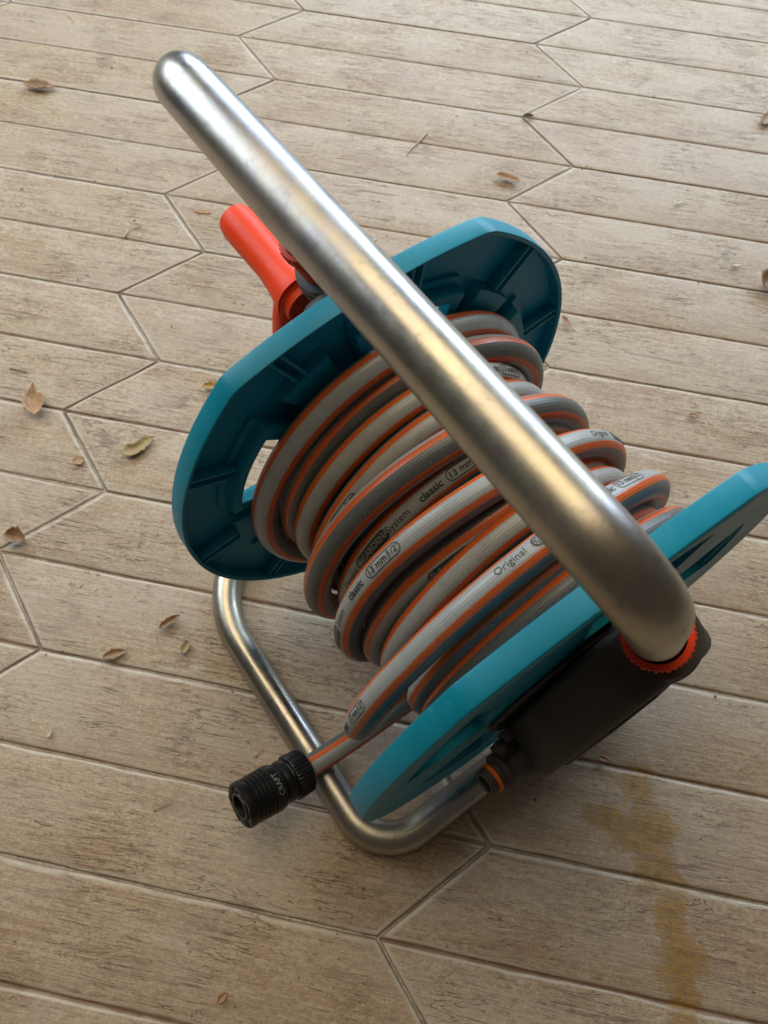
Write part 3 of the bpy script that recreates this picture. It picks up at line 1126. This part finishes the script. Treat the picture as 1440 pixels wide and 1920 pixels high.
leaf('leaf_crumb', -0.0662, -0.242, 0.014, 0.007, 0.3, 'moss', 'dark green tuft of moss on a joint corner', .8, .2, 21, cat='moss')
leaf('leaf_crumb', 0.237, -0.4700, 0.030, 0.026, 0.9, 'leaf_brown', 'blurred brown lump at the right picture edge', .9, .6, 22, lift=.004)
leaf('leaf_crumb', -0.3702, -1.1062, 0.009, 0.004, 1.5, 'straw', 'pale seed husk on the planks at the lower left', .5, .2, 23)


def twig(name, pts, r, mat, label, seed=0):
    P = np.array(pts)
    t = np.linspace(0, 1, len(P))
    tt = np.linspace(0, 1, 14)
    Q = np.stack([np.interp(tt, t, P[:, i]) for i in range(3)], 1)
    Q = np.stack([smooth(Q[:, i], 1) for i in range(3)], 1)
    me = sweep(name, Q / S, np.linspace(r, r * .45, 14) / S, 7)
    o = link(name, me, M[mat])
    tag(o, label, 'twig', 'dry litter on the tiles')
    return o


twig('twig', [(-.190, -.300, .001), (-.198, -.322, .0015), (-.205, -.335, .001), (-.209, -.350, .0012)], .0011, 'straw', 'long pale straw beyond the middle of the handle')
twig('twig', [(-.555, -.763, .001), (-.545, -.7635, .0012), (-.534, -.764, .001)], .0008, 'leaf_brown', 'thin brown twig at the left edge above the tan leaf')
twig('twig', [(-.5035, -.561, .001), (-.5015, -.553, .002), (-.503, -.548, .002)], .0016, 'straw', 'short forked straw left of the crank')
twig('twig', [(-.507, -.546, .001), (-.5025, -.551, .0015), (-.490, -.536, .001)], .0006, 'straw', 'hair thin straw fork left of the crank')
twig('twig', [(-.722, -.172, .001), (-.716, -.178, .0012), (-.710, -.186, .001)], .0011, 'straw', 'pale stalk near the top left corner')
twig('twig', [(-.268, -1.148, .0006), (-.262, -1.143, .001), (-.255, -1.138, .0006)], .0004, 'leaf_brown', 'curved hair on the planks lower left')
twig('twig', [(-.200, -1.092, .0006), (-.194, -1.083, .0008)], .0004, 'leaf_brown', 'short dark hair left of the hose coupling')


# fine grit blown over the tiles, thicker along the joints
V, F = [], []
for q in range(420):
    if q % 2:
        k = rng.integers(1, 9)
        x = rng.uniform(-4.6, 1.5)
        y = -k + (0.5 if x < -TT / 2 - 0.2 and x > -(TL - TT) else 0.0) + rng.normal(0, .018)
    else:
        x, y = rng.uniform(-4.6, 1.5), rng.uniform(-8.0, -0.6)
    r = abs(rng.normal(0, 1)) * .0011 / S * .5 + .0017
    base = len(V)
    rot = rng.uniform(0, 6.28)
    st3 = rng.uniform(.6, 1.6)
    for dx, dy, dz in ((1, 0, .2), (-1, .2, .2), (0, 1, .2), (.1, -1, .2), (0, 0, 1.0), (0, 0, -.3)):
        px, py = dx * st3 * r, dy * r
        V.append(((x + px * math.cos(rot) - py * math.sin(rot)) * S, (y + px * math.sin(rot) + py * math.cos(rot)) * S, (dz + .1) * r * S))
    for t3 in ((0, 2, 4), (2, 1, 4), (1, 3, 4), (3, 0, 4), (2, 0, 5), (1, 2, 5), (3, 1, 5), (0, 3, 5)):
        F.append(tuple(base + k3 for k3 in t3))
gr = link('grit', pymesh('grit', V, F), M['leaf_brown'], smooth=False)
gr['kind'] = 'stuff'
gr['label'] = 'fine brown grit scattered over the tiles and joints'
gr['category'] = 'grit'
